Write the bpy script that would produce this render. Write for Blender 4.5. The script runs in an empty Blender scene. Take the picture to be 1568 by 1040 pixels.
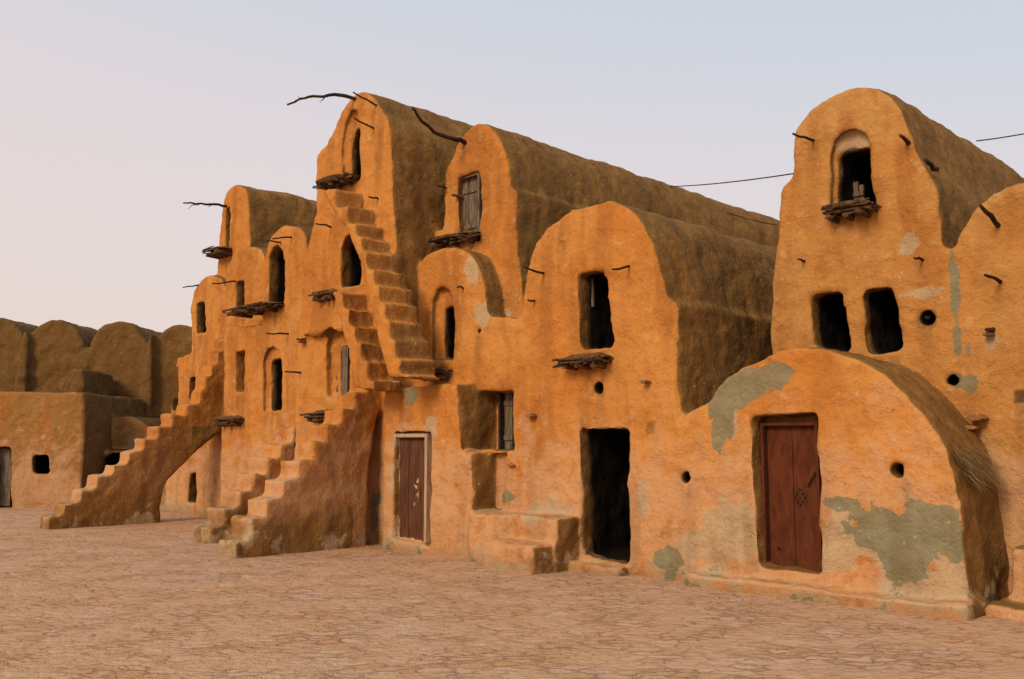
import bpy, bmesh, math, random
import numpy as np
from mathutils import Vector, Matrix, noise
random.seed(7)
rnd = random.random
# ------------------------------------------------------------------ survey
# site frame: s along the facade (to the right), t into the building, z up.
F = 1450.0; PITCH = math.atan(155/1450.0); A = math.radians(44.5); EYE = 1.6
cp, sp = math.cos(PITCH), math.sin(PITCH)
E = (math.cos(A), -math.sin(A)); NN = (math.sin(A), math.cos(A))
OX, OY = 1.381, 11.617
SITE = Matrix.Translation((OX, OY, 0)) @ Matrix.Rotation(-A, 4, 'Z')
def _ray(u, v):
    x = (u-784)/F; y = (520-v)/F
    return x, cp-y*sp, sp+y*cp
def T(u, v, t):            # measured point on the vertical plane t=const -> (s,z)
    d = _ray(u, v); k = (t+OX*NN[0]+OY*NN[1])/(d[0]*NN[0]+d[1]*NN[1])
    X, Y = d[0]*k-OX, d[1]*k-OY
    return X*E[0]+Y*E[1], EYE+d[2]*k
def G(u, v):               # measured point on the ground -> (s,t)
    d = _ray(u, v); k = -EYE/d[2]; X, Y = d[0]*k-OX, d[1]*k-OY
    return X*E[0]+Y*E[1], X*NN[0]+Y*NN[1]
def FY(u, v, Y):           # measured point on a wall facing the yard at distance Y
    d = _ray(u, v); k = Y/d[1]; return d[0]*k, EYE+d[2]*k

# ------------------------------------------------------------------ helpers
def catmull(p, n=4):
    out = []
    for i in range(len(p)-1):
        p0 = p[max(i-1, 0)]; p1 = p[i]; p2 = p[i+1]; p3 = p[min(i+2, len(p)-1)]
        for k in range(n):
            q = k/n
            out.append(tuple(0.5*((2*b)+(-a+c)*q+(2*a-5*b+4*c-d)*q*q+(-a+3*b-3*c+d)*q**3)
                             for a, b, c, d in zip(p0, p1, p2, p3)))
    out.append(tuple(p[-1])); return out
def prism(bm, poly, a0, a1, axis='t'):
    """closed prism; poly in (s,z) extruded along t, or in (t,z) extruded along s"""
    def mk(p, a): return (p[0], a, p[1]) if axis == 't' else (a, p[0], p[1])
    v0 = [bm.verts.new(mk(p, a0)) for p in poly]; v1 = [bm.verts.new(mk(p, a1)) for p in poly]
    fs = [bm.faces.new(v0), bm.faces.new(v1[::-1])]
    m = len(poly)
    for i in range(m):
        fs.append(bm.faces.new((v0[i], v1[i], v1[(i+1) % m], v0[(i+1) % m])))
    bmesh.ops.recalc_face_normals(bm, faces=fs)
    bmesh.ops.triangulate(bm, faces=fs)
def bx(bm, s0, s1, t0, t1, z0, z1):
    prism(bm, [(s0, z0), (s1, z0), (s1, z1), (s0, z1)], t0, t1)
def new_obj(name, bm, mat=None, parent=None, matrix=None):
    me = bpy.data.meshes.new(name); bm.to_mesh(me); bm.free()
    ob = bpy.data.objects.new(name, me); bpy.context.scene.collection.objects.link(ob)
    if mat: me.materials.append(mat)
    if parent: ob.parent = parent
    elif matrix: ob.matrix_world = matrix
    return ob
def empty(name, matrix=Matrix()):
    ob = bpy.data.objects.new(name, None); bpy.context.scene.collection.objects.link(ob)
    ob.matrix_world = matrix; return ob
def tube(bm, pts, radii, sides=7):
    rings = []
    for i, p in enumerate(pts):
        p = Vector(p)
        d = (Vector(pts[min(i+1, len(pts)-1)])-Vector(pts[max(i-1, 0)])).normalized()
        up = Vector((0, 0, 1)) if abs(d.z) < .9 else Vector((1, 0, 0))
        x = d.cross(up).normalized(); y = d.cross(x)
        rings.append([bm.verts.new(p+(x*math.cos(q)+y*math.sin(q))*radii[i]*(1+.2*(rnd()-.5)))
                      for q in [2*math.pi*k/sides for k in range(sides)]])
    for a, b in zip(rings[:-1], rings[1:]):
        for k in range(sides):
            f = bm.faces.new((a[k], a[(k+1) % sides], b[(k+1) % sides], b[k])); f.smooth = True
    bm.faces.new(rings[0][::-1]); bm.faces.new(rings[-1])
_rs = np.random.RandomState(3); LAT = _rs.rand(64, 64, 64).astype(np.float32)
def vnoise(co, sc, octv=3):     # numpy value noise 0..1
    out = np.zeros(len(co)); amp = 1.; tot = 0.
    for o in range(octv):
        p = co*np.array(sc)*(2**o)+o*7.3; i = np.floor(p).astype(int); f = p-i; f = f*f*(3-2*f); i &= 63; j = (i+1) & 63
        def l(a, b, c): return LAT[a, b, c]
        x0 = l(i[:, 0], i[:, 1], i[:, 2])*(1-f[:, 0])+l(j[:, 0], i[:, 1], i[:, 2])*f[:, 0]
        x1 = l(i[:, 0], j[:, 1], i[:, 2])*(1-f[:, 0])+l(j[:, 0], j[:, 1], i[:, 2])*f[:, 0]
        x2 = l(i[:, 0], i[:, 1], j[:, 2])*(1-f[:, 0])+l(j[:, 0], i[:, 1], j[:, 2])*f[:, 0]
        x3 = l(i[:, 0], j[:, 1], j[:, 2])*(1-f[:, 0])+l(j[:, 0], j[:, 1], j[:, 2])*f[:, 0]
        y0 = x0*(1-f[:, 1])+x1*f[:, 1]; y1 = x2*(1-f[:, 1])+x3*f[:, 1]
        out += amp*(y0*(1-f[:, 2])+y1*f[:, 2]); tot += amp; amp *= .58
    return out/tot

# ------------------------------------------------------------------ node helper
class NT:
    def __init__(s, tree): s.t = tree
    def n(s, typ, ins=None, **pr):
        nd = s.t.nodes.new(typ)
        for k, v in pr.items(): setattr(nd, k, v)
        for k, v in (ins or {}).items():
            if isinstance(v, bpy.types.NodeSocket): s.t.links.new(v, nd.inputs[k])
            else: nd.inputs[k].default_value = v
        return nd
    def math(s, op, a, b=0.0, c=None, clamp=False):
        d = {0: a, 1: b}
        if c is not None: d[2] = c
        return s.n('ShaderNodeMath', d, operation=op, use_clamp=clamp).outputs[0]
    def noise(s, vec, scale, detail=6, rough=.6, dist=0):
        return s.n('ShaderNodeTexNoise', {'Vector': vec, 'Scale': scale, 'Detail': detail, 'Roughness': rough, 'Distortion': dist}).outputs['Fac']
    def mix(s, f, a, b, bt='MIX'):
        nd = s.n('ShaderNodeMix', {0: f}, data_type='RGBA', blend_type=bt)
        for k, v in ((6, a), (7, b)):
            if isinstance(v, bpy.types.NodeSocket): s.t.links.new(v, nd.inputs[k])
            else: nd.inputs[k].default_value = (*v, 1)
        return nd.outputs[2]
    def step(s, x, lo, hi):
        return s.n('ShaderNodeMapRange', {0: x, 1: lo, 2: hi, 3: 0., 4: 1.}, interpolation_type='SMOOTHSTEP').outputs[0]
    def mapping(s, vec, scale):
        return s.n('ShaderNodeMapping', {'Vector': vec, 'Scale': scale}).outputs[0]
def new_mat(name):
    m = bpy.data.materials.new(name); m.use_nodes = True
    nt = NT(m.node_tree); b = m.node_tree.nodes['Principled BSDF']
    b.inputs['Specular IOR Level'].default_value = .12
    b.inputs['Roughness'].default_value = .92
    return m, nt, b
def L(m, a, b): m.node_tree.links.new(a, b)

def adobe_mat(name, oA, oB, mudA, mudB):
    m, nt, b = new_mat(name)
    P = nt.n('ShaderNodeTexCoord').outputs['Object']
    def attr(nm):
        at = nt.n('ShaderNodeAttribute', attribute_name=nm); s_ = nt.n('ShaderNodeSeparateColor', {0: at.outputs['Color']})
        return s_.outputs[0], s_.outputs[1], s_.outputs[2], at.outputs['Alpha']
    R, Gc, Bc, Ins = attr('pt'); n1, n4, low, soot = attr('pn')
    n2 = nt.noise(P, 4.5, 5, .66); n3 = nt.noise(P, 22, 4, .72); nb = nt.noise(P, 2.6, 6, .66, .4)
    vo = nt.n('ShaderNodeTexVoronoi', {'Vector': P, 'Scale': 7.0}).outputs['Distance']
    ora = nt.mix(nt.step(n1, .36, .64), oA, oB)
    ora = nt.mix(nt.math('MULTIPLY', nt.step(n4, .46, .68), .68), ora, (.36, .13, .028))
    lw = nt.math('ADD', low, nt.math('SUBTRACT', nb, .5))
    ora = nt.mix(nt.math('MULTIPLY', nt.step(lw, .1, .36), .62), ora, (.56, .32, .17))
    ora = nt.mix(nt.math('MULTIPLY', nt.step(n2, .56, .70), .45), ora, (.64, .35, .13))
    # brush-dark smears
    ora = nt.mix(nt.math('MULTIPLY', nt.math('SUBTRACT', 1., nt.step(nb, .30, .44)), .5), ora, (.33, .13, .035))
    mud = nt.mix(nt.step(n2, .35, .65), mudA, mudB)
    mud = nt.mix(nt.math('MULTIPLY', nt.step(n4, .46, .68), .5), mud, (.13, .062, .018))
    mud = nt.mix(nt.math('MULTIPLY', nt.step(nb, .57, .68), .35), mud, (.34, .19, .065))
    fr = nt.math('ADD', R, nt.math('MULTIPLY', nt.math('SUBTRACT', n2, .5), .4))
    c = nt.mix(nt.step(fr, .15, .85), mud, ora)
    nbb = nt.math('MULTIPLY', nt.math('SUBTRACT', nb, .5), 1.5)
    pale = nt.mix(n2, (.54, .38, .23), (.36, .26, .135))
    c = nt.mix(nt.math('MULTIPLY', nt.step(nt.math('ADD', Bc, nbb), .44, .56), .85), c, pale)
    gre = nt.mix(n2, (.30, .27, .16), (.12, .12, .065))
    c = nt.mix(nt.math('MULTIPLY', nt.step(nt.math('ADD', Gc, nbb), .47, .52), .88), c, gre)
    c = nt.mix(nt.math('MULTIPLY', nt.step(n3, .52, .72), .38), c, (.22, .10, .03))
    pit = nt.math('MULTIPLY', nt.math('SUBTRACT', 1., nt.step(vo, .05, .14)), nt.step(nb, .48, .56))
    c = nt.mix(nt.math('MULTIPLY', pit, .55), c, (.58, .44, .26))
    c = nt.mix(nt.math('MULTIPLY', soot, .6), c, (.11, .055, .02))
    c = nt.mix(Ins, c, (.012, .008, .005))  # shade inside the openings, painted as near-black colour
    L(m, c, b.inputs['Base Color'])
    h = nt.math('ADD', nt.math('MULTIPLY', n2, .07), nt.math('MULTIPLY', n3, .013))
    bp = nt.n('ShaderNodeBump', {'Height': h, 'Strength': .95, 'Distance': 1.0})
    L(m, bp.outputs[0], b.inputs['Normal'])
    return m
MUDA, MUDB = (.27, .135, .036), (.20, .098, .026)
adobe = adobe_mat('ochre_adobe_plaster', (.56, .235, .056), (.52, .195, .038), MUDA, MUDB)
adobe_y = adobe_mat('yellow_adobe_plaster', (.50, .25, .075), (.48, .21, .052), MUDA, MUDB)
def simple_mat(name, c1, c2, sc=9.):
    m, nt, b = new_mat(name); P = nt.n('ShaderNodeTexCoord').outputs['Object']
    g = nt.noise(P, sc, 5, .65); L(m, nt.mix(nt.step(g, .35, .65), c1, c2), b.inputs['Base Color'])
    L(m, nt.n('ShaderNodeBump', {'Height': g, 'Strength': .8, 'Distance': .04}).outputs[0], b.inputs['Normal'])
    return m
clay = simple_mat('dry_clay', (.36, .17, .06), (.20, .095, .035))
peb = simple_mat('loose_stone', (.46, .29, .18), (.28, .17, .10))

def wood_mat(name, c1, c2, sc=(14, 14, 1.5)):
    m, nt, b = new_mat(name)
    P = nt.n('ShaderNodeTexCoord').outputs['Object']
    g = nt.noise(nt.mapping(P, sc), 2.0, 5, .65, .4)
    c = nt.mix(nt.step(g, .35, .65), c1, c2); L(m, c, b.inputs['Base Color'])
    bp = nt.n('ShaderNodeBump', {'Height': g, 'Strength': .6, 'Distance': .02}); L(m, bp.outputs[0], b.inputs['Normal'])
    return m
palm = wood_mat('dark_palm_wood', (.06, .034, .02), (.022, .013, .009), (5, 5, 5))
ledgew = wood_mat('palm_ledge_wood', (.16, .085, .04), (.05, .027, .016), (7, 7, 7))
greyw = wood_mat('weathered_grey_wood', (.20, .15, .10), (.08, .055, .035))
redd = wood_mat('red_brown_door_paint', (.125, .034, .013), (.075, .021, .009), (6, 6, 2))
framew = wood_mat('pale_door_frame', (.50, .37, .24), (.36, .22, .12))
strawm = wood_mat('straw', (.36, .24, .10), (.24, .14, .05), (20, 20, 20))

# ------------------------------------------------------------------ adobe builder
def build_adobe(name, bm, cuts, mat, parent, paint, voxel=.045, fine=.034, disp=.09, it=2):
    ob = new_obj(name, bm, mat, parent)
    m = ob.modifiers.new('r', 'REMESH'); m.mode = 'VOXEL'; m.voxel_size = voxel; m.adaptivity = 0
    tmp = []
    for cb in cuts:
        co = new_obj('cut_tmp', cb, None, parent); tmp.append(co)
        bo = ob.modifiers.new('b', 'BOOLEAN'); bo.operation = 'DIFFERENCE'; bo.object = co; bo.solver = 'FAST'
    m = ob.modifiers.new('r2', 'REMESH'); m.mode = 'VOXEL'; m.voxel_size = fine
    m = ob.modifiers.new('s', 'SMOOTH'); m.factor = .5; m.iterations = it
    for sz, st in ((1.3, disp), (.33, disp*.65), (.13, disp*.2)):
        tx = bpy.data.textures.new('cl', 'CLOUDS'); tx.noise_scale = sz; tx.noise_depth = 3
        d = ob.modifiers.new('d', 'DISPLACE'); d.texture = tx; d.strength = st; d.mid_level = .5; d.texture_coords = 'LOCAL'
    bpy.context.view_layer.update()
    dg = bpy.context.evaluated_depsgraph_get()
    me = bpy.data.meshes.new_from_object(ob.evaluated_get(dg))
    ob.modifiers.clear(); ob.data = me
    for c in tmp: bpy.data.objects.remove(c)
    n = len(me.vertices)
    co = np.empty(n*3, np.float32); me.vertices.foreach_get('co', co); co = co.reshape(-1, 3)
    no = np.empty(n*3, np.float32); me.vertices.foreach_get('normal', no); no = no.reshape(-1, 3)
    col, soot = paint(co, no)
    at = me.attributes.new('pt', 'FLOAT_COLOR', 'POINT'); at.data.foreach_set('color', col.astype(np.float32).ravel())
    low = .42*(1-sst(co[:, 2], .3, 3.2))-.04
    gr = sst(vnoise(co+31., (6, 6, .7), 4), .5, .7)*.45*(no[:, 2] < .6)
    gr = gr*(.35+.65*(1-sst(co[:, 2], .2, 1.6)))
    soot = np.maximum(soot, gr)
    pn = np.stack([vnoise(co, .9, 4), vnoise(co, (3.2, 3.2, .55), 4), low, soot], 1)
    at = me.attributes.new('pn', 'FLOAT_COLOR', 'POINT'); at.data.foreach_set('color', pn.astype(np.float32).ravel())
    me.polygons.foreach_set('use_smooth', np.ones(len(me.polygons), bool))
    if not me.materials: me.materials.append(mat)
    print(name, n)
    return ob
def sst(x, lo, hi):
    q = np.clip((x-lo)/(hi-lo), 0, 1); return q*q*(3-2*q)
def inside(co, deep):  # mask for the shade painted inside openings
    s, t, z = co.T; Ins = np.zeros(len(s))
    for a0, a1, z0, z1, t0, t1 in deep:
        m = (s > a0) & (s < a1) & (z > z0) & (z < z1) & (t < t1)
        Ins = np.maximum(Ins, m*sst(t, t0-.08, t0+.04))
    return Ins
def drips(co, no, deep):       # rain-washed dirt under openings, soft
    s, t, z = co.T; o = np.zeros(len(s))
    for a0, a1, z0, z1, t0, t1 in deep:
        m = np.exp(-(((s-(a0+a1)/2)/((a1-a0)*.5))**4))*sst(z, z0-.6, z0-.02)*(z < z0+.03)*(t < t0+.1)*(t > t0-.5)
        o = np.maximum(o, m*(-no[:, 1] > .4))
    return o*.6*sst(vnoise(co, (9, 9, 1.2), 3), .35, .6)

# ================================================================== MAIN KSAR
main = empty('adobe_granary_building', SITE)
bm = bmesh.new()
def arch(pts, tp, t0, t1, zb=-.3, smooth=True):
    q = [T(u, v, tp) for u, v in pts]
    if smooth: q = catmull(q)
    q = q+[(q[-1][0], zb), (q[0][0], zb)] if zb is not None else q
    prism(bm, q, t0, t1)
# G1 small front vault
arch([(1000, 780), (1030, 690), (1045, 640), (1080, 617), (1100, 590), (1140, 560), (1190, 538), (1240, 531), (1300, 545), (1350, 570), (1400, 620), (1440, 670), (1456, 705), (1470, 780), (1478, 860), (1482, 925)], 0, -.0, 2.2)
q = [T(1050, 895, -.22)[0], T(1482, 935, -.22)[0]]
bx(bm, q[0], q[1], -.24, .3, -.3, .13)
# G2
arch([(772, 700), (785, 600), (798, 480), (804, 430), (812, 395), (828, 360), (850, 335), (890, 314), (930, 308), (962, 319), (988, 350), (1006, 395), (1018, 440), (1026, 500), (1032, 560), (1038, 650), (1040, 760)], 0, 0, 6.5)
zs = T(1022, 458, 0)[1]; ss_ = T(1022, 458, 0)[0]
prism(bm, [(ss_-.3, -.3), (.86, -.3), (.80, 1.8), (ss_+.09, zs-.03), (ss_+.02, zs), (ss_-.3, zs)], .06, 6.4)
# G3 storeys
T3 = .35
arch([(672, 420), (675, 330), (680, 280), (690, 245), (705, 215), (728, 190), (750, 195), (768, 222), (778, 260), (784, 320), (791, 380), (800, 450), (802, 560)], T3, T3, 9.5)
s3a, z3a = T(781, 290, T3)
prism(bm, [(s3a-.3, 2), (s3a+.22, 2), (s3a+.07, z3a-.02), (s3a, z3a), (s3a-.3, z3a)], T3+.05, 9.3)
arch([(616, 560), (622, 480), (632, 430), (648, 398), (672, 383), (700, 382), (722, 394), (738, 425), (746, 478)], -.05, -.05, 1.2)
arch([(616, 560), (640, 484), (750, 484), (788, 486), (790, 620), (790, 800)], -.05, -.05, 1.2, smooth=False)
arch([(586, 840), (586, 594), (640, 590), (699, 588), (708, 692), (721, 696), (727, 860)], -.4, -.4, .6, smooth=False)
# bench and step by the door
s0 = T(722, 790, -.4)[0]
sb, tb = G(755, 868); sc, tc = G(820, 880)
zbench = T(800, 790, -.3)[1]
bx(bm, s0, T(872, 800, -.2)[0], -.45, .3, -.3, zbench)
bx(bm, sb, sc, -.85, 0, -.3, .33)
bx(bm, T(868, 800, 0)[0], T(965, 860, 0)[0], -.22, .3, -.3, .09)
# G4 tower
T4 = -.5
zb4 = T(600, 500, T4)[1]
arch([(478, 480), (480, 420), (483, 285), (484, 240), (500, 218), (515, 185), (530, 155), (545, 141), (562, 142), (580, 165), (596, 200), (600, 300), (606, 380), (610, 500)], T4, T4, 7.4, zb=zb4)
arch([(458, 640), (462, 440), (465, 400), (475, 350), (488, 315), (505, 295), (530, 303), (545, 335), (552, 380), (556, 440), (556, 490)], T4-.06, T4-.06, .6, zb=T(500, 510, T4)[1])
arch([(452, 640), (455, 486), (536, 484), (540, 560), (540, 700)], -.42, -.42, .3, smooth=False)
arch([(452, 640), (455, 480), (625, 480), (625, 700)], -.02, -.02, .6, smooth=False)
# G6, G7, G8 and the high vault behind
arch([(398, 640), (402, 430), (408, 380), (422, 352), (440, 345), (460, 352), (470, 380), (472, 470)], -.1, -.1, 3)
arch([(340, 640), (344, 440), (350, 405), (362, 382), (382, 377), (400, 385), (408, 430), (410, 500)], .3, .3, 3)
arch([(340, 640), (346, 500), (400, 497), (465, 480), (470, 640)], -.1, -.1, 1, smooth=False)
arch([(284, 640), (291, 520), (294, 460), (304, 432), (322, 422), (340, 430), (350, 470), (352, 560)], .7, .7, 3.5)
arch([(252, 780), (258, 640), (270, 548), (292, 540), (350, 540)], .7, .7, 3.5, smooth=False)
arch([(330, 450), (334, 385), (338, 320), (346, 292), (357, 282), (368, 285), (378, 300), (382, 390)], .9, .9, 6)
# outward staircases
def stairs_out(bm, s0, s1, t_start, runs, zb=-.3, z0=0., under=None):
    p = [(t_start, zb)]; t = t_start; z = z0
    for run, rise in runs:
        z += rise; p.append((t, z)); t += run; p.append((t, z))
    if under: p += under
    else: p.append((t, zb))
    p = [(a+(rnd()-.5)*.045, b+(rnd()-.5)*.04) for a, b in p]
    prism(bm, p, s0, s1, axis='s')
s1, _ = G(372, 855)
stairs_out(bm, s1-.52, s1, -2.55, [(.245, .262)]*10, under=[(.1, 2.62), (.1, 2.3), (-.08, 2.1), (-.2, 1.75), (-.28, 1.3), (-.32, .8), (-.3, .3), (-.26, -.3)])
s2, _ = G(330, 832)
stairs_out(bm, s2-.6, s2, -1.85, [(.25, .26)]*8)
stairs_out(bm, s2+.02, s2+.5, -1.5, [(.3, .2), (.35, .16), (.3, .3), (.3, .35), (.3, .4)])
s3, _ = G(252, 800)
stairs_out(bm, s3-.45, s3, -2.75, [(.285, .235)]*10+[(.12, .28)]*5,
           under=[(1.0, 3.7), (1.0, 1.9), (.5, 1.75), (.1, 1.42), (-.25, 1.08), (-.5, .75), (-.6, .4), (-.62, -.3)])
# stairs along the wall: steep, stepping down to the right
def stairs_along(pts, soffit, tp, t0, t1):
    q = [T(u, v, tp) for u, v in pts]; p = []
    for i, (a, z) in enumerate(q):
        if i: p.append((q[i-1][0]+(rnd()-.5)*.03, z+(rnd()-.5)*.03))
        p.append((a, z))
    p += [T(u, v, tp) for u, v in soffit[::-1]]
    prism(bm, p, t0, t1)
stairs_along([(512, 288), (530, 314), (543, 340), (552, 362), (560, 384), (571, 410), (580, 436), (588, 462), (595, 490), (603, 520), (612, 550), (622, 574)],
             [(495, 290), (500, 305), (522, 340), (540, 375), (550, 405), (560, 440), (568, 480), (578, 520), (588, 555), (596, 578), (622, 580)], -1.08, -1.08, -.42)
stairs_along([(524, 444), (534, 470), (543, 497), (552, 523), (562, 552), (572, 580)],
             [(508, 446), (514, 480), (524, 515), (534, 550), (540, 596), (572, 600)], -1.0, -1.0, -.45)
# ---- openings
c1 = bmesh.new(); c2 = bmesh.new(); deep = []
def cut(cb, pts, t, depth, dark=True, front=.15, raw=False):
    q = pts if raw else [T(u, v, t) for u, v in pts]
    prism(cb, q, t-front, t+depth)
    if dark:
        ss = [a[0] for a in q]; zz = [a[1] for a in q]
        deep.append((min(ss)-.06, max(ss)+.06, min(zz)-.06, max(zz)+.06, t+.2, t+depth+.2))
def hole(cb, u, v, t, r, depth=.35):
    s, z = T(u, v, t)
    prism(cb, [(s+r*math.cos(a), z+r*math.sin(a)) for a in [i*math.pi/4+.2 for i in range(8)]], t-.2, t+depth)
    deep.append((s-r-.03, s+r+.03, z-r-.03, z+r+.03, t+.06, t+depth+.1))
# G1
cut(c1, [(1150, 638), (1250, 634), (1258, 882), (1162, 866)], 0, .34, False, .1)
hole(c1, 1050, 732, 0, .075); cut(c1, [(1363, 708), (1384, 707), (1385, 732), (1364, 732)], 0, .5)
# G2
cut(c1, [(884, 420), (927, 413), (938, 530), (889, 535)], 0, 1.3)
cut(c1, [(888, 658), (960, 658), (963, 866), (893, 852)], 0, 1.6, front=.1)
hole(c1, 915, 594, 0, .07); hole(c1, 993, 655, 0, .035)
# G3
cut(c1, [(700, 272), (733, 262), (736, 370), (703, 365)], T3, .3, False)
cut(c1, [(660, 550), (660, 462), (668, 442), (678, 438), (688, 446), (694, 465), (695, 553)], -.05, .12, False)
cut(c2, [(671, 549), (671, 470), (691, 466), (692, 551)], -.05, 1.2, front=.02)
hole(c1, 733, 507, -.05, .045)
sl = T(703, 640, -.4)[0]; sr, zt = T(786, 597, -.05); zl = T(786, 690, -.05)[1]
cut(c1, [(sl, zl), (sl+.02, zt), (sr, zt), (sr, zl)], -.05, .38, False, .34, raw=True)
sl2 = T(723, 740, -.4)[0]
cut(c2, [(sl2, zbench+.02), (sl2, zl-.03), (sr-.12, zl-.03), (sr-.2, zbench+.02)], -.05, .13, False, .34, raw=True)
cut(c1, [(603, 662), (660, 662), (659, 838), (601, 828)], -.4, .14, False)
# G4
cut(c1, [(523, 283), (521, 230), (527, 190), (536, 168), (545, 170), (551, 200), (551, 275)], T4, .1, False)
cut(c2, [(531, 279), (530, 225), (537, 196), (546, 192), (548, 273)], T4, 1.3, front=.03)
cut(c1, [(521, 440), (521, 380), (528, 362), (536, 358), (545, 368), (550, 385), (551, 436)], T4-.06, 1.2, front=.1)
cut(c1, [(500, 608), (499, 530), (506, 508), (516, 502), (527, 508), (533, 525), (533, 605)], -.42, .12, False)
cut(c2, [(512, 606), (512, 532), (531, 530), (531, 603)], -.42, .5, False, .03)
hole(c1, 577, 240, T4, .04)
# left part
cut(c1, [(411, 472), (411, 395), (417, 378), (424, 374), (431, 382), (434, 400), (434, 468)], -.1, 1.0)
cut(c1, [(402, 630), (402, 552), (408, 535), (418, 530), (426, 538), (431, 555), (431, 628)], -.1, .1, False)
cut(c2, [(408, 628), (408, 552), (427, 548), (428, 626)], -.1, 1.0, front=.03)
cut(c1, [(360, 602), (360, 540), (374, 536), (375, 600)], -.1, 1.0)
cut(c1, [(361, 476), (361, 432), (374, 430), (376, 474)], .3, .9)
cut(c1, [(300, 512), (300, 465), (312, 462), (313, 507)], .7, .9)
cut(c1, [(345, 382), (345, 322), (351, 316), (353, 380)], .9, .9)
cut(c1, [(288, 612), (289, 580), (298, 578), (298, 610)], .7, .5)
cut(c1, [(262, 628), (264, 565), (272, 562), (271, 628)], .7, .7)
cut(c1, [(286, 770), (290, 725), (300, 722), (300, 772)], .7, .7)
deepM = list(deep)
greens = [(1.38, 1.95, .17, .4), (1.62, 2.2, .3, .15), (1.95, 2.3, .3, .12), (1.32, 1.75, .1, .25), (1.5, 2.08, .18, .18),
          (3.1, .75, .3, .22), (3.6, .85, .3, .17), (3.4, .5, .3, .22), (2.75, .97, .2, .07), (3.8, .68, .2, .22),
          (-3.6, 2.25, .13, .13), (-2.0, .85, .18, .08), (.6, .25, .2, .12), (-5.0, .5, .2, .3)]
pales = [(1.45, .62, .4, .4), (1.0, .45, .35, .28), (2.75, .6, .35, .5), (3.4, .55, .75, .55), (3.7, .3, .5, .4), (-1.2, .7, .5, .2), (1.5, 1.9, .12, .4),
         (-3.9, 1.1, .2, .8), (-3.55, 1.2, .2, .5), (-3.2, 1.8, .2, .4), (-2.7, 4.1, .15, .3), (-2.45, 3.4, .2, .2), (.25, .9, .1, .3), (-1.8, 4.3, .1, .2), (-4.6, .5, .2, .5)]
def paint_main(co, no):
    s, t, z = co.T
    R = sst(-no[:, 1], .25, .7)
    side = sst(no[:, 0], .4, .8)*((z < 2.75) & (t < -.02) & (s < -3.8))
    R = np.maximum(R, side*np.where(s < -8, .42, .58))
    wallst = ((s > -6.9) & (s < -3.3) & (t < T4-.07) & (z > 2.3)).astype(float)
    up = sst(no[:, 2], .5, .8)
    R = np.maximum(R, wallst*np.maximum(.45, .85*up))  # wall stairs: riser shade and lit treads painted into the colour
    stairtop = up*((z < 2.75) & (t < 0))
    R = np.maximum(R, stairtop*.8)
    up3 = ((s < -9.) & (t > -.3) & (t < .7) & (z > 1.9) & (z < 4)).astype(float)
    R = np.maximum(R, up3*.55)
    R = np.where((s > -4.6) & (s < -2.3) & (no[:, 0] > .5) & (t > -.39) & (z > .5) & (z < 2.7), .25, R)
    # the foot of the free-standing stairs is bare mud
    foot = (t < -.6)*(1-sst(z+.5*(vnoise(co, 2.5, 3)-.5), .35, .75))
    R = np.where(s < -3.8, R*(1-.6*foot), R)
    Gc = np.zeros(len(s)); Bc = np.zeros(len(s))
    fr = sst(-no[:, 1], .2, .5)
    for a, b, ra, rb in greens: Gc = np.maximum(Gc, .95*np.exp(-(((s-a)/ra)**2+((z-b)/rb)**2)*.6))
    for a, b, ra, rb in pales: Bc = np.maximum(Bc, .78*np.exp(-(((s-a)/ra)**2+((z-b)/rb)**2)*.8))
    Gc *= fr*(t > -.6); Bc *= fr
    Bc = np.maximum(Bc, .48*sst(-z, -.8, -.05))
    Gc = np.maximum(Gc, .36*sst(-z, -.5, .0)*(t > -.6))
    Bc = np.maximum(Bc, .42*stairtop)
    soot = drips(co, no, deepM)
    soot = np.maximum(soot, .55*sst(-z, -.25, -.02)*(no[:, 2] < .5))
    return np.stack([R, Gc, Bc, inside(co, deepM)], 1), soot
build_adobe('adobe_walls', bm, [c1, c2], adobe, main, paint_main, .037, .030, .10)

# ================================================================== TOWER + right building
tower = empty('tall_granary_tower', SITE)
bm = bmesh.new(); c1 = bmesh.new(); c2 = bmesh.new(); deep = []
TB = 1.1
arch([(1172, 760), (1180, 600), (1182, 480), (1188, 350), (1193, 290), (1211, 268), (1214, 220), (1222, 195), (1240, 170), (1268, 148), (1310, 133), (1342, 131), (1372, 155), (1390, 195), (1408, 240), (1430, 280), (1438, 330), (1444, 380), (1462, 470), (1480, 640), (1484, 800)], TB, TB, 8)
arch([(1440, 640), (1450, 420), (1462, 372), (1478, 340), (1500, 315), (1530, 296), (1570, 282), (1620, 285), (1670, 320), (1700, 400), (1710, 560), (1720, 800)], TB+.03, TB+.03, 8)
arch([(1700, 800), (1700, 420), (1740, 330), (1800, 290), (1880, 310), (1960, 420), (1970, 900)], TB, TB, 8)
bx(bm, 4.15, 9.5, .45, 1.3, -.3, .62)
bx(bm, 4.0, 9.5, .15, 1.3, -.3, .1)
cut(c1, [(1271, 326), (1270, 240), (1276, 214), (1290, 200), (1308, 196), (1324, 204), (1332, 222), (1339, 320)], TB, .12, False)
cut(c2, [(1276, 323), (1275, 234), (1290, 226), (1327, 222), (1335, 317)], TB, 1.3, front=.03)
cut(c1, [(1240, 454), (1287, 447), (1299, 538), (1247, 531)], TB, 1.4)
cut(c1, [(1320, 446), (1366, 440), (1380, 534), (1329, 541)], TB, 1.4)
hole(c1, 1418, 487, TB, .07); hole(c1, 1458, 583, TB, .06); hole(c1, 1227, 397, TB, .03); hole(c1, 1562, 608, TB, .04)
sg = T(1462, 480, TB)[0]
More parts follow.
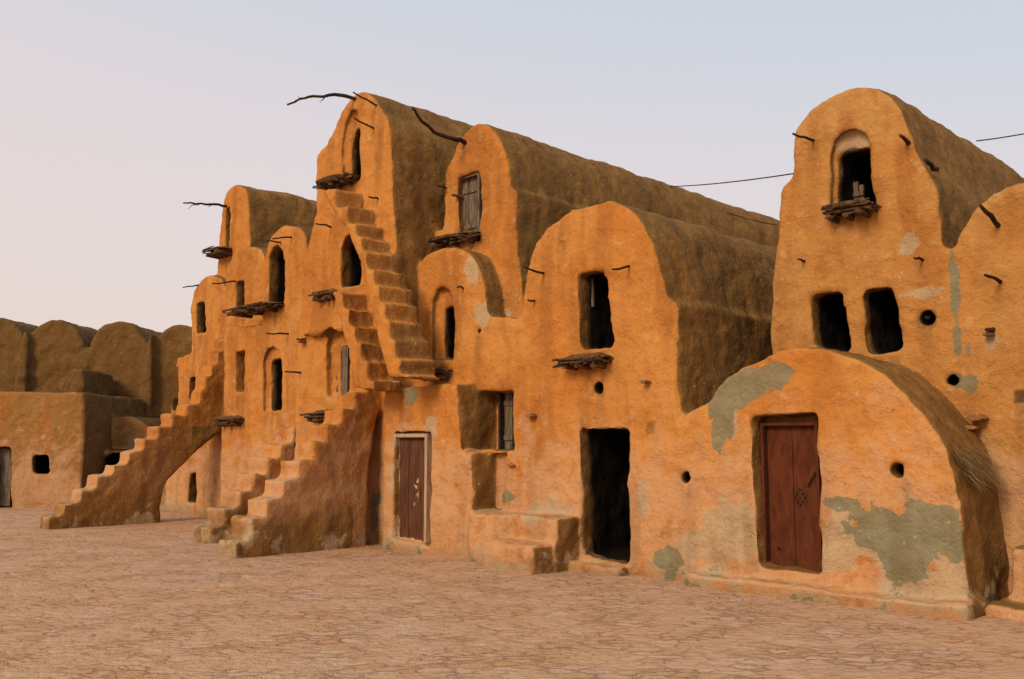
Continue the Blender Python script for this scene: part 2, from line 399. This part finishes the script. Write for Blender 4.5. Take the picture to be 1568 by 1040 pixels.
prism(c2, [(sg-.05, 3.9), (sg+.0, 3.9), (sg+.14, 1.2), (sg+.08, 1.2)], TB-.2, TB+.05)
wz0, wz1 = T(1300, 226, TB)[1], T(1300, 196, TB)[1]; ws0, ws1 = T(1274, 210, TB)[0], T(1332, 210, TB)[0]
def paint_tower(co, no):
    s, t, z = co.T
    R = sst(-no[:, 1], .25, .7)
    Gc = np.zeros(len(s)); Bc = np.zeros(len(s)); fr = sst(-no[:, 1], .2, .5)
    for a, b, ra, rb in [(sg, 3.0, .07, 1.2), (sg+.1, 2.0, .1, .7)]: Gc = np.maximum(Gc, .66*np.exp(-(((s-a)/ra)**2+((z-b)/rb)**2)*.8))
    for a, b, ra, rb in [(3.1, 3.75, .25, .18), (3.9, 2.6, .3, .2), (3.2, 3.2, .4, .1)]: Bc = np.maximum(Bc, .6*np.exp(-(((s-a)/ra)**2+((z-b)/rb)**2)*.8))
    Gc *= fr; Bc *= fr
    Bc = np.where((s > ws0) & (s < ws1) & (z > wz0) & (z < wz1) & (t > TB+.06), .9, Bc)
    Bc = np.maximum(Bc, .3*sst(-z, -.7, -.1))
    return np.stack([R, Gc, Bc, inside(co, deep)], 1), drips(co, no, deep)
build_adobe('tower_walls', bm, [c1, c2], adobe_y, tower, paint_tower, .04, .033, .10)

# ================================================================== FAR ROW
far = empty('distant_granary_row')
bm = bmesh.new(); c1 = bmesh.new(); deep = []
YF = 27.0
def archY(pts, Y, y0, y1, zb=-.3, smooth=True):
    q = [FY(u, v, Y) for u, v in pts]
    if smooth: q = catmull(q)
    prism(bm, q+[(q[-1][0], zb), (q[0][0], zb)], y0, y1)
for x0, x1, top in [(-330, -215, 496), (-220, -120, 488), (-125, -38, 493), (-45, 38, 486), (36, 130, 489), (130, 228, 491), (228, 320, 496), (315, 400, 492)]:
    w = x1-x0
    archY([(x0, 600), (x0+w*.01, 548), (x0+w*.07, top+30), (x0+w*.2, top+11), (x0+w*.36, top+2), (x0+w*.5, top), (x0+w*.64, top+2), (x0+w*.8, top+12), (x0+w*.93, top+32), (x0+w*.99, 550), (x1, 600)], YF, YF+rnd()*.15, YF+5)
archY([(-340, 575), (-340, 546), (400, 546), (400, 575)], YF+.3, YF+.3, YF+5, smooth=False)
for u in (36, 228, -45):   # buttress ribs
    archY([(u-22, 640), (u-12, 575), (u-2, 515), (u+5, 520), (u+2, 640)], YF-.2, YF-.2, YF+.5)
archY([(106, 620), (108, 566), (128, 564), (130, 620)], 25.0, 25.0, 27, smooth=False)
low = empty('low_adobe_house')
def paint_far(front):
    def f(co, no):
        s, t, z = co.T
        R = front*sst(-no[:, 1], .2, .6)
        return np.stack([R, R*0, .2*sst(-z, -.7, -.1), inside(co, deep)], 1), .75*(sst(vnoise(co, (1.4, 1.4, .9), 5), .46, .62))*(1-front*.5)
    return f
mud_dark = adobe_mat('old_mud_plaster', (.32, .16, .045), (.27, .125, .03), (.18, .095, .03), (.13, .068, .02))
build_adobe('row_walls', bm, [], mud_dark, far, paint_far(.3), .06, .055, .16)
bm = bmesh.new(); c1 = bmesh.new(); deep = []
YL = 22.9
def cutY(pts, Y, depth):
    q = [FY(u, v, Y) for u, v in pts]; prism(c1, q, Y-.3, Y+depth)
    ss = [a[0] for a in q]; zz = [a[1] for a in q]
    deep.append((min(ss)-.08, max(ss)+.08, min(zz)-.08, max(zz)+.08, Y+.15, Y+depth+.2))
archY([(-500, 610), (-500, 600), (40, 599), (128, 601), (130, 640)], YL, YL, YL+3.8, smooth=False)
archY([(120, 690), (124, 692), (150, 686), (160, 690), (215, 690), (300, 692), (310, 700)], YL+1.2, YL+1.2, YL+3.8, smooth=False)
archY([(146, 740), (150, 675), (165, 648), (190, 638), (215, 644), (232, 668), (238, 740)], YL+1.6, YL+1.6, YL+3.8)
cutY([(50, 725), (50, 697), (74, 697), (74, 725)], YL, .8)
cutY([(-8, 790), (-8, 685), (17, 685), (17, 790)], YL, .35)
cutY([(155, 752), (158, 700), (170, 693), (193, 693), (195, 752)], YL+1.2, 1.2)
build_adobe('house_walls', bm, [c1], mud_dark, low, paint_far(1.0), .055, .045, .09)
def boxY(bm, u0, v0, u1, v1, Y, d):
    a = FY(u0, v0, Y); b = FY(u1, v1, Y); prism(bm, [(a[0], b[1]), (b[0], b[1]), (b[0], a[1]), (a[0], a[1])], Y, Y+d)
b = bmesh.new(); boxY(b, -6, 687, 15, 775, YL+.22, .05); new_obj('plank_door', b, greyw, low)

# ================================================================== woodwork
def door(name, pts, t, mat, parent, planks=4, frame=None, fw=.05, rails=True):
    q = [T(u, v, t) for u, v in pts]
    s0 = min(a[0] for a in q); s1_ = max(a[0] for a in q); z0 = min(a[1] for a in q); z1 = max(a[1] for a in q)
    b = bmesh.new(); w = (s1_-s0)/planks
    for i in range(planks):
        bx(b, s0+i*w+.004, s0+(i+1)*w-.004, t+rnd()*.008, t+.05, z0, z1)
    if rails:
        for zz in (z0+.2*(z1-z0), z0+.8*(z1-z0)): bx(b, s0+.01, s1_-.01, t-.018, t+.01, zz-.035, zz+.035)
    new_obj(name, b, mat, parent)
    if frame:
        b = bmesh.new()
        bx(b, s0-fw, s0-.003, t-.08, t+.08, z0, z1+fw); bx(b, s1_+.003, s1_+fw, t-.08, t+.08, z0, z1+fw)
        bx(b, s0-.003, s1_+.003, t-.083, t+.08, z1+.003, z1+fw)
        o = new_obj(name+'_frame', b, frame, parent); bv = o.modifiers.new('b', 'BEVEL'); bv.width = .008
    return s0, s1_, z0, z1
d = door('red_plank_door', [(1180, 657), (1252, 652), (1252, 872), (1180, 868)], .22, redd, main, 2, redd, .035, False)
b = bmesh.new(); cs, cz = d[0]+.62*(d[1]-d[0]), d[2]+.5*(d[3]-d[2])
for i in range(3):
    for j in range(3):
        x = cs+(i-j)*.03; z = cz+(i+j-2)*.04
        prism(b, [(x-.012, z), (x, z-.016), (x+.012, z), (x, z+.016)], .205, .225)
tube(b, [(d[1]-.03, .19, cz+.28), (d[1]-.12, .19, cz+.12)], [.009, .009])
tube(b, [(d[0]+.1, .19, cz-.55), (d[0]+.13, .19, cz-.55)], [.012, .012])
new_obj('door_carving', b, palm, main)
door('wooden_door', [(612, 672), (656, 670), (655, 830), (610, 826)], -.3, wood_mat('brown_door', (.13, .055, .028), (.075, .03, .017)), main, 3, framew, .055, False)
door('window_shutter', [(708, 282), (735, 270), (736, 362), (710, 362)], T3+.12, greyw, main, 3, greyw, .05)
door('niche_door', [(513, 532), (531, 532), (531, 606), (513, 606)], -.28, greyw, main, 2, None, 0, False)
door('side_hatch', [(772, 600), (790, 600), (790, 688), (772, 688)], .24, greyw, main, 2, palm, .04)
b = bmesh.new()
for u0, u1, v0, v1 in [(896, 901, 440, 530), (905, 908, 425, 470)]:
    a = T(u0, v1, .25); c = T(u1, v0, .25); bx(b, a[0], c[0], .25, .28, a[1], c[1])
new_obj('window_post', b, greyw, main)
b = bmesh.new()
a = T(1290, 320, TB+.5); c = T(1322, 268, TB+.5); w_ = (c[0]-a[0])/4
for i in range(4):
    bx(b, a[0]+i*w_+.006, a[0]+(i+1)*w_-.006, TB+.5+.01*rnd(), TB+.54, a[1], c[1]-.12*rnd())
bx(b, a[0], c[0], TB+.48, TB+.5, a[1]+.12, a[1]+.17)
new_obj('broken_shutter', b, greyw, tower)

def peg(bm, u, v, t, ln, dz=0., ds=0., r=.018):
    s, z = T(u, v, t); p = []; k = 5
    for i in range(k):
        q = i/(k-1)
        p.append((s+ds*q+(rnd()-.5)*.02, t+.08-(ln+.08)*q, z+dz*q+(rnd()-.5)*.025))
    tube(bm, p, [r*(1-.35*i/(k-1)) for i in range(k)])
def branch(bm, pts, r0, r1, twigs=3):
    p = catmull(pts, 4); n = len(p)
    p = [(a+(rnd()-.5)*.02, b_+(rnd()-.5)*.02, c+(rnd()-.5)*.025) for a, b_, c in p]
    tube(bm, p, [r0+(r1-r0)*i/(n-1) for i in range(n)])
    for k in range(twigs):
        i = int(n*(.45+.5*rnd())) - 1; q = p[i]
        tube(bm, [q, (q[0]+(rnd()-.5)*.1, q[1]-.08, q[2]-.05), (q[0]+(rnd()-.5)*.15, q[1]-.13, q[2]-.14*rnd())], [r1*.7, r1*.5, r1*.3], 5)
b = bmesh.new()
s, z = T(541, 151, T4); branch(b, [(s+.1, T4+.2, z-.02), (s, T4-.1, z+.0), (s-.02, T4-.4, z-.05), (s+.03, T4-.65, z-.14), (s-.02, T4-.9, z-.22), (s, T4-1.2, z-.42)], .035, .014, 4)
s, z = T(712, 217, T3); branch(b, [(s+.05, T3+.2, z-.05), (s, T3-.1, z), (s, T3-.45, z-.02), (s-.02, T3-.75, z+.08), (s, T3-1.05, z+.27)], .04, .02, 0)
s, z = T(347, 316, .9); branch(b, [(s, 1.1, z-.02), (s, .7, z), (s, .3, z-.05), (s-.02, -.1, z-.1)], .035, .015, 3)
for a in [(577, 163, T4, .45, .1), (573, 198, T4, .4, .08), (965, 406, 0, .35, -.1), (833, 418, 0, .4, .02), (712, 441, -.05, .15, 0),
          (507, 347, T4-.06, .3, 0), (664, 340, T3, .2, 0), (683, 288, T3, .18, 0), (442, 510, -.1, .45, -.05), (303, 436, .7, .35, -.1),
          (447, 362, -.1, .4, -.1), (460, 570, -.42, .3, 0), (580, 305, T4, .2, 0), (820, 462, 0, .15, 0), (430, 372, -.1, .3, 0), (470, 520, -.42, .2, 0), (360, 430, .3, .5, -.12)]:
    peg(b, *a)
new_obj('roof_branches', b, palm, main)
b = bmesh.new()
for a in [(1246, 214, TB, .5, -.05), (1392, 222, TB, .25, .05, 0, .028), (1430, 259, TB, .25, .05, 0, .03), (1412, 396, TB, .22, -.02), (1232, 399, TB, .15, 0),
          (1526, 345, TB, .45, .12, 0, .03), (1530, 431, TB, .4, .02, 0, .022), (1420, 487, TB, .05, 0), (1519, 506, TB, .14, .0, 0, .03)]:
    peg(b, *a)
new_obj('tower_pegs', b, palm, tower)
def stub(bm, u, v, t, r=.06, ln=.12):     # rough flat stones bedded in the wall
    s, z = T(u, v, t)
    p = [(s+r*(math.cos(a)+(rnd()-.5)*.4)*1.3, z+r*.6*(math.sin(a)+(rnd()-.5)*.5)) for a in [i*math.pi/3 for i in range(6)]]
    prism(bm, p, t-ln, t+.1)
b = bmesh.new()
for a in [(992, 585, 0, .04), (818, 637, 0, .05), (789, 712, 0, .045), (498, 652, -.3, .05), (466, 523, -.42, .05), (700, 300, T3, .03)]: stub(b, *a)
o = new_obj('clay_brackets', b, clay, main); bv = o.modifiers.new('b', 'BEVEL'); bv.width = .012; bv.segments = 2
b = bmesh.new()
for a in [(1516, 512, TB+.03, .04), (1500, 640, TB, .06, .16), (1492, 655, TB, .045, .14)]: stub(b, *a)
o = new_obj('tower_brackets', b, clay, tower); bv = o.modifiers.new('b', 'BEVEL'); bv.width = .012; bv.segments = 2
# stick ledges: short thick palm logs with twigs and a clay slab
def ledge(name, u0, u1, v, t, prot, parent, logs=3, rl=.036):
    s0, z = T(u0, v, t); s1_, _ = T(u1, v, t); b = bmesh.new(); n = max(5, int((s1_-s0)/.05))
    for i in range(logs):      # bearing logs
        x = s0+(s1_-s0)*(i+.5)/logs+(rnd()-.5)*.05; ln = prot*(.6+.4*rnd())
        tube(b, [(x, t+.1, z-.08), (x, t-ln*.5, z-.07), (x+(rnd()-.5)*.04, t-ln, z-.07+(rnd()-.5)*.03)], [rl, rl*.95, rl*.8], 8)
    for i in range(n):      # twigs pointing out
        x = s0+(s1_-s0)*(i+.5)/n+(rnd()-.5)*.05; ln = prot*(.45+.6*rnd()); zz = z-.03+(rnd()-.5)*.07
        tube(b, [(x, t+.1, zz), (x+(rnd()-.5)*.08, t-ln*.5, zz+(rnd()-.5)*.02), (x+(rnd()-.5)*.2, t-ln, zz+(rnd()-.6)*.12)], [.014, .012, .006+.008*rnd()], 5)
    for i in range(11):      # sticks lying along the wall
        y = t-prot*(.08+.08*i)+.04*rnd(); zz = z-.03+.07*rnd(); a = s0+(s1_-s0)*.25*rnd()-.05; c = s1_-(s1_-s0)*.25*rnd()+.05; sk = (rnd()-.5)*.14
        tube(b, [(a, y, zz), ((a+c)/2, y+sk*.4, zz+(rnd()-.3)*.03), (c, y+sk, zz+(rnd()-.5)*.05)], [.012+.01*rnd(), .018, .009], 6)
    new_obj(name, b, ledgew, parent)
    b = bmesh.new(); k = 14; m = 8; g = [[None]*(k+1) for _ in range(m+1)]
    for i in range(m+1):
        for j in range(k+1):
            wv = .72+.25*noise.noise(Vector((j*.6, t*9+s0, 3)))
            x = s0+(s1_-s0)*j/k; y = t+.05-prot*wv*i/m
            e_ = min(1, 2.2*(1-i/m)+.1)*min(1, 4*min(j/k, 1-j/k)+.2)
            g[i][j] = (x+(rnd()-.5)*.02, y+(rnd()-.5)*.03, z+.02+.075*e_+(rnd()-.5)*.02)
    vt = [[b.verts.new(p) for p in r] for r in g]
    for i in range(m):
        for j in range(k): b.faces.new((vt[i][j], vt[i][j+1], vt[i+1][j+1], vt[i+1][j])).smooth = True
    bmesh.ops.solidify(b, geom=b.faces[:], thickness=.05)
    new_obj(name+'_clay', b, clay, parent)
ledge('stick_ledge', 870, 938, 556, 0, .34, main)
ledge('stick_ledge', 672, 738, 374, T3, .3, main)
ledge('stick_ledge', 500, 548, 287, T4, .36, main)
ledge('stick_ledge', 492, 522, 455, T4, .25, main)
ledge('stick_ledge', 368, 436, 480, -.1, .45, main)
ledge('stick_ledge', 340, 375, 645, -.1, .28, main)
ledge('stick_ledge', 484, 522, 638, -.42, .35, main)
ledge('stick_ledge', 334, 358, 390, .9, .5, main, 4, .05)
ledge('stick_ledge', 658, 694, 573, -.05, .22, main)
ledge('stick_ledge', 1272, 1344, 330, TB, .34, tower)
# straw fringe on the small vault
b = bmesh.new()
for i in range(420):
    q = rnd(); s0_ = 3.78+.14*q+(rnd()-.5)*.05; zt = 1.55-.3*q+(rnd()-.5)*.08
    t0_ = .1+.85*rnd(); dx = .06+.12*rnd(); L_ = .1+.14*rnd()
    p0 = Vector((s0_, t0_, zt)); p1 = p0+Vector((dx*.5, (rnd()-.5)*.1, -L_*.35)); p2 = p0+Vector((dx, (rnd()-.5)*.2, -L_*.8))
    w = Vector((0, .005, 0)); vs = [b.verts.new(x) for x in (p0-w, p0+w, p1+w, p1-w, p2)]
    b.faces.new((vs[0], vs[1], vs[2], vs[3])); b.faces.new((vs[3], vs[2], vs[4]))
new_obj('straw_fringe', b, strawm, main)

# ================================================================== cables
b = bmesh.new()
def cable(bm, a, c, sag):
    a = Vector(a); c = Vector(c)
    p = [a.lerp(c, i/14)-Vector((0, 0, sag*4*(i/14)*(1-i/14))) for i in range(15)]
    tube(bm, p, [.009]*15, 5)
k = T(1022, 286, 5.2); w = T(1215, 266, 1.2); w2 = T(1190, 345, 8)
cable(b, (k[0], 5.2, k[1]), (w[0], 1.2, w[1]), .03); cable(b, (k[0], 5.2, k[1]), (w2[0], 8, w2[1]), .1)
a1 = T(1495, 216, 4.3); a2 = T(1640, 190, 4.3)
cable(b, (a1[0], 4.3, a1[1]), (a2[0], 4.3, a2[1]), .02)
new_obj('overhead_cable', b, palm, None, SITE)

# ================================================================== ground
b = bmesh.new()
vs = [b.verts.new(p) for p in ((-250, -60, 0), (250, -60, 0), (250, 400, 0), (-250, 400, 0))]
b.faces.new(vs)
gm, nt, bs = new_mat('stone_paving')
P = nt.n('ShaderNodeTexCoord').outputs['Object']
wob = nt.n('ShaderNodeTexNoise', {'Vector': P, 'Scale': 3.4, 'Detail': 5., 'Roughness': .65}).outputs['Color']
Pw = nt.mix(.36, P, wob, 'ADD')
rot = nt.n('ShaderNodeMapping', {'Vector': Pw, 'Rotation': (0, 0, .3), 'Scale': (4.4, 9.5, 1)}).outputs[0]
ve = nt.n('ShaderNodeTexVoronoi', {'Vector': rot, 'Scale': 1.0}, feature='DISTANCE_TO_EDGE', voronoi_dimensions='2D').outputs['Distance']
vc = nt.n('ShaderNodeTexVoronoi', {'Vector': rot, 'Scale': 1.0}, voronoi_dimensions='2D').outputs['Color']
vcs = nt.n('ShaderNodeSeparateColor', {0: vc}).outputs
n1 = nt.noise(P, .35, 3, .6, .5); n2 = nt.noise(P, 9, 5, .72); nd = nt.noise(P, 1.6, 5, .68)
stone = nt.mix(vcs[0], (.50, .285, .16), (.64, .41, .27))
stone = nt.mix(nt.math('MULTIPLY', nt.step(vcs[1], .5, 1.), .5), stone, (.52, .245, .10))
stone = nt.mix(nt.math('MULTIPLY', nt.step(n2, .45, .68), .35), stone, (.36, .20, .11))
stone = nt.mix(nt.math('MULTIPLY', nt.step(n1, .42, .6), .5), stone, (.60, .32, .15))
jn = nt.math('ADD', ve, nt.math('MULTIPLY', nt.math('SUBTRACT', n2, .5), .32))
dust = nt.step(nd, .42, .58)
jm = nt.math('MULTIPLY', nt.math('SUBTRACT', 1., nt.step(jn, -.05, .10)), nt.math('SUBTRACT', 1., nt.math('MULTIPLY', dust, .8)))
col = nt.mix(nt.math('MULTIPLY', dust, .4), stone, (.62, .385, .23))
col = nt.mix(nt.math('MULTIPLY', jm, .6), col, (.22, .115, .055))
L(gm, col, bs.inputs['Base Color'])
h = nt.math('MULTIPLY', nt.math('MULTIPLY', nt.step(jn, -.06, .2), .022), nt.math('SUBTRACT', 1., nt.math('MULTIPLY', dust, .6)))
h = nt.math('ADD', h, nt.math('MULTIPLY', vcs[2], .016)); h = nt.math('ADD', h, nt.math('MULTIPLY', n2, .038))
h = nt.math('ADD', h, nt.math('MULTIPLY', nd, .10))
L(gm, nt.n('ShaderNodeBump', {'Height': h, 'Strength': .95, 'Distance': 1.0}).outputs[0], bs.inputs['Normal'])
new_obj('paved_courtyard_ground', b, gm)
# loose chips of stone and plaster, thicker near the walls
b = bmesh.new()
def chip(bm, x, y, r):
    a0 = rnd()*6.28; top = []; bot = []
    for i in range(6):
        a = a0+i*math.pi/3; k = r*(.6+.7*rnd())
        top.append(bm.verts.new((x+k*.75*math.cos(a), y+k*.6*math.sin(a), r*(.3+.35*rnd())))); bot.append(bm.verts.new((x+k*math.cos(a), y+k*.8*math.sin(a), -.005)))
    bm.faces.new(top)
    for i in range(6): bm.faces.new((bot[i], bot[(i+1) % 6], top[(i+1) % 6], top[i]))
for i in range(420):
    if rnd() < .65:
        s_ = -13+18*rnd(); t_ = -.3-abs(random.gauss(0, .35)) - (.7 if (s_ < -4 and rnd() < .4) else 0)
        x, y = OX+s_*E[0]+t_*NN[0], OY+s_*E[1]+t_*NN[1]
    else: x, y = -9+15*rnd(), 5+14*rnd()
    chip(b, x, y, .008+.022*rnd()**2)
new_obj('loose_stones', b, peb)

# ================================================================== world, sun, camera
sc = bpy.context.scene
w = bpy.data.worlds.new('World'); sc.world = w; w.use_nodes = True
nt = NT(w.node_tree); bg = w.node_tree.nodes['Background']; out = w.node_tree.nodes['World Output']
ELEV = math.radians(30); tox, toy = -.58, -.81
sky = nt.n('ShaderNodeTexSky', sky_type='NISHITA', sun_disc=False, sun_elevation=ELEV, sun_rotation=math.atan2(tox, toy), dust_density=4.0, air_density=1.5)
w.node_tree.links.new(sky.outputs[0], bg.inputs[0]); bg.inputs[1].default_value = .12
dirv = nt.n('ShaderNodeTexCoord').outputs['Generated']
sx = nt.n('ShaderNodeSeparateXYZ', {0: dirv}).outputs
hz = nt.math('ADD', sx[2], nt.math('MULTIPLY', sx[0], .14))
cr = nt.n('ShaderNodeValToRGB', {0: hz}); r = cr.color_ramp
r.elements[0].position = 0.; r.elements[0].color = (.84, .70, .65, 1)
r.elements[1].position = .7; r.elements[1].color = (.56, .64, .74, 1)
for p_, c_ in ((.12, (.83, .72, .69)), (.27, (.79, .71, .73)), (.42, (.66, .69, .76))):
    e_ = r.elements.new(p_); e_.color = (*c_, 1)
b2 = nt.n('ShaderNodeBackground', {0: cr.outputs[0], 1: 1.0})
mx = nt.n('ShaderNodeMixShader', {0: .92}); w.node_tree.links.new(bg.outputs[0], mx.inputs[1]); w.node_tree.links.new(b2.outputs[0], mx.inputs[2])
w.node_tree.links.new(mx.outputs[0], out.inputs[0])
sl = bpy.data.lights.new('sun', 'SUN'); sl.energy = 2.4; sl.angle = math.radians(20); sl.color = (1, .80, .57)
so = bpy.data.objects.new('sun', sl); sc.collection.objects.link(so)
dv = Vector((tox*math.cos(ELEV), toy*math.cos(ELEV), math.sin(ELEV)))
so.rotation_euler = dv.to_track_quat('Z', 'Y').to_euler()
cam = bpy.data.cameras.new('camera'); cam.lens = 1450/1568*36; cam.sensor_width = 36; cam.clip_end = 1000
co = bpy.data.objects.new('camera', cam); sc.collection.objects.link(co)
co.location = (0, 0, EYE); co.rotation_euler = (math.pi/2+PITCH, 0, 0); sc.camera = co
sc.view_settings.view_transform = 'Standard'; sc.view_settings.look = 'None'; sc.view_settings.exposure = 0
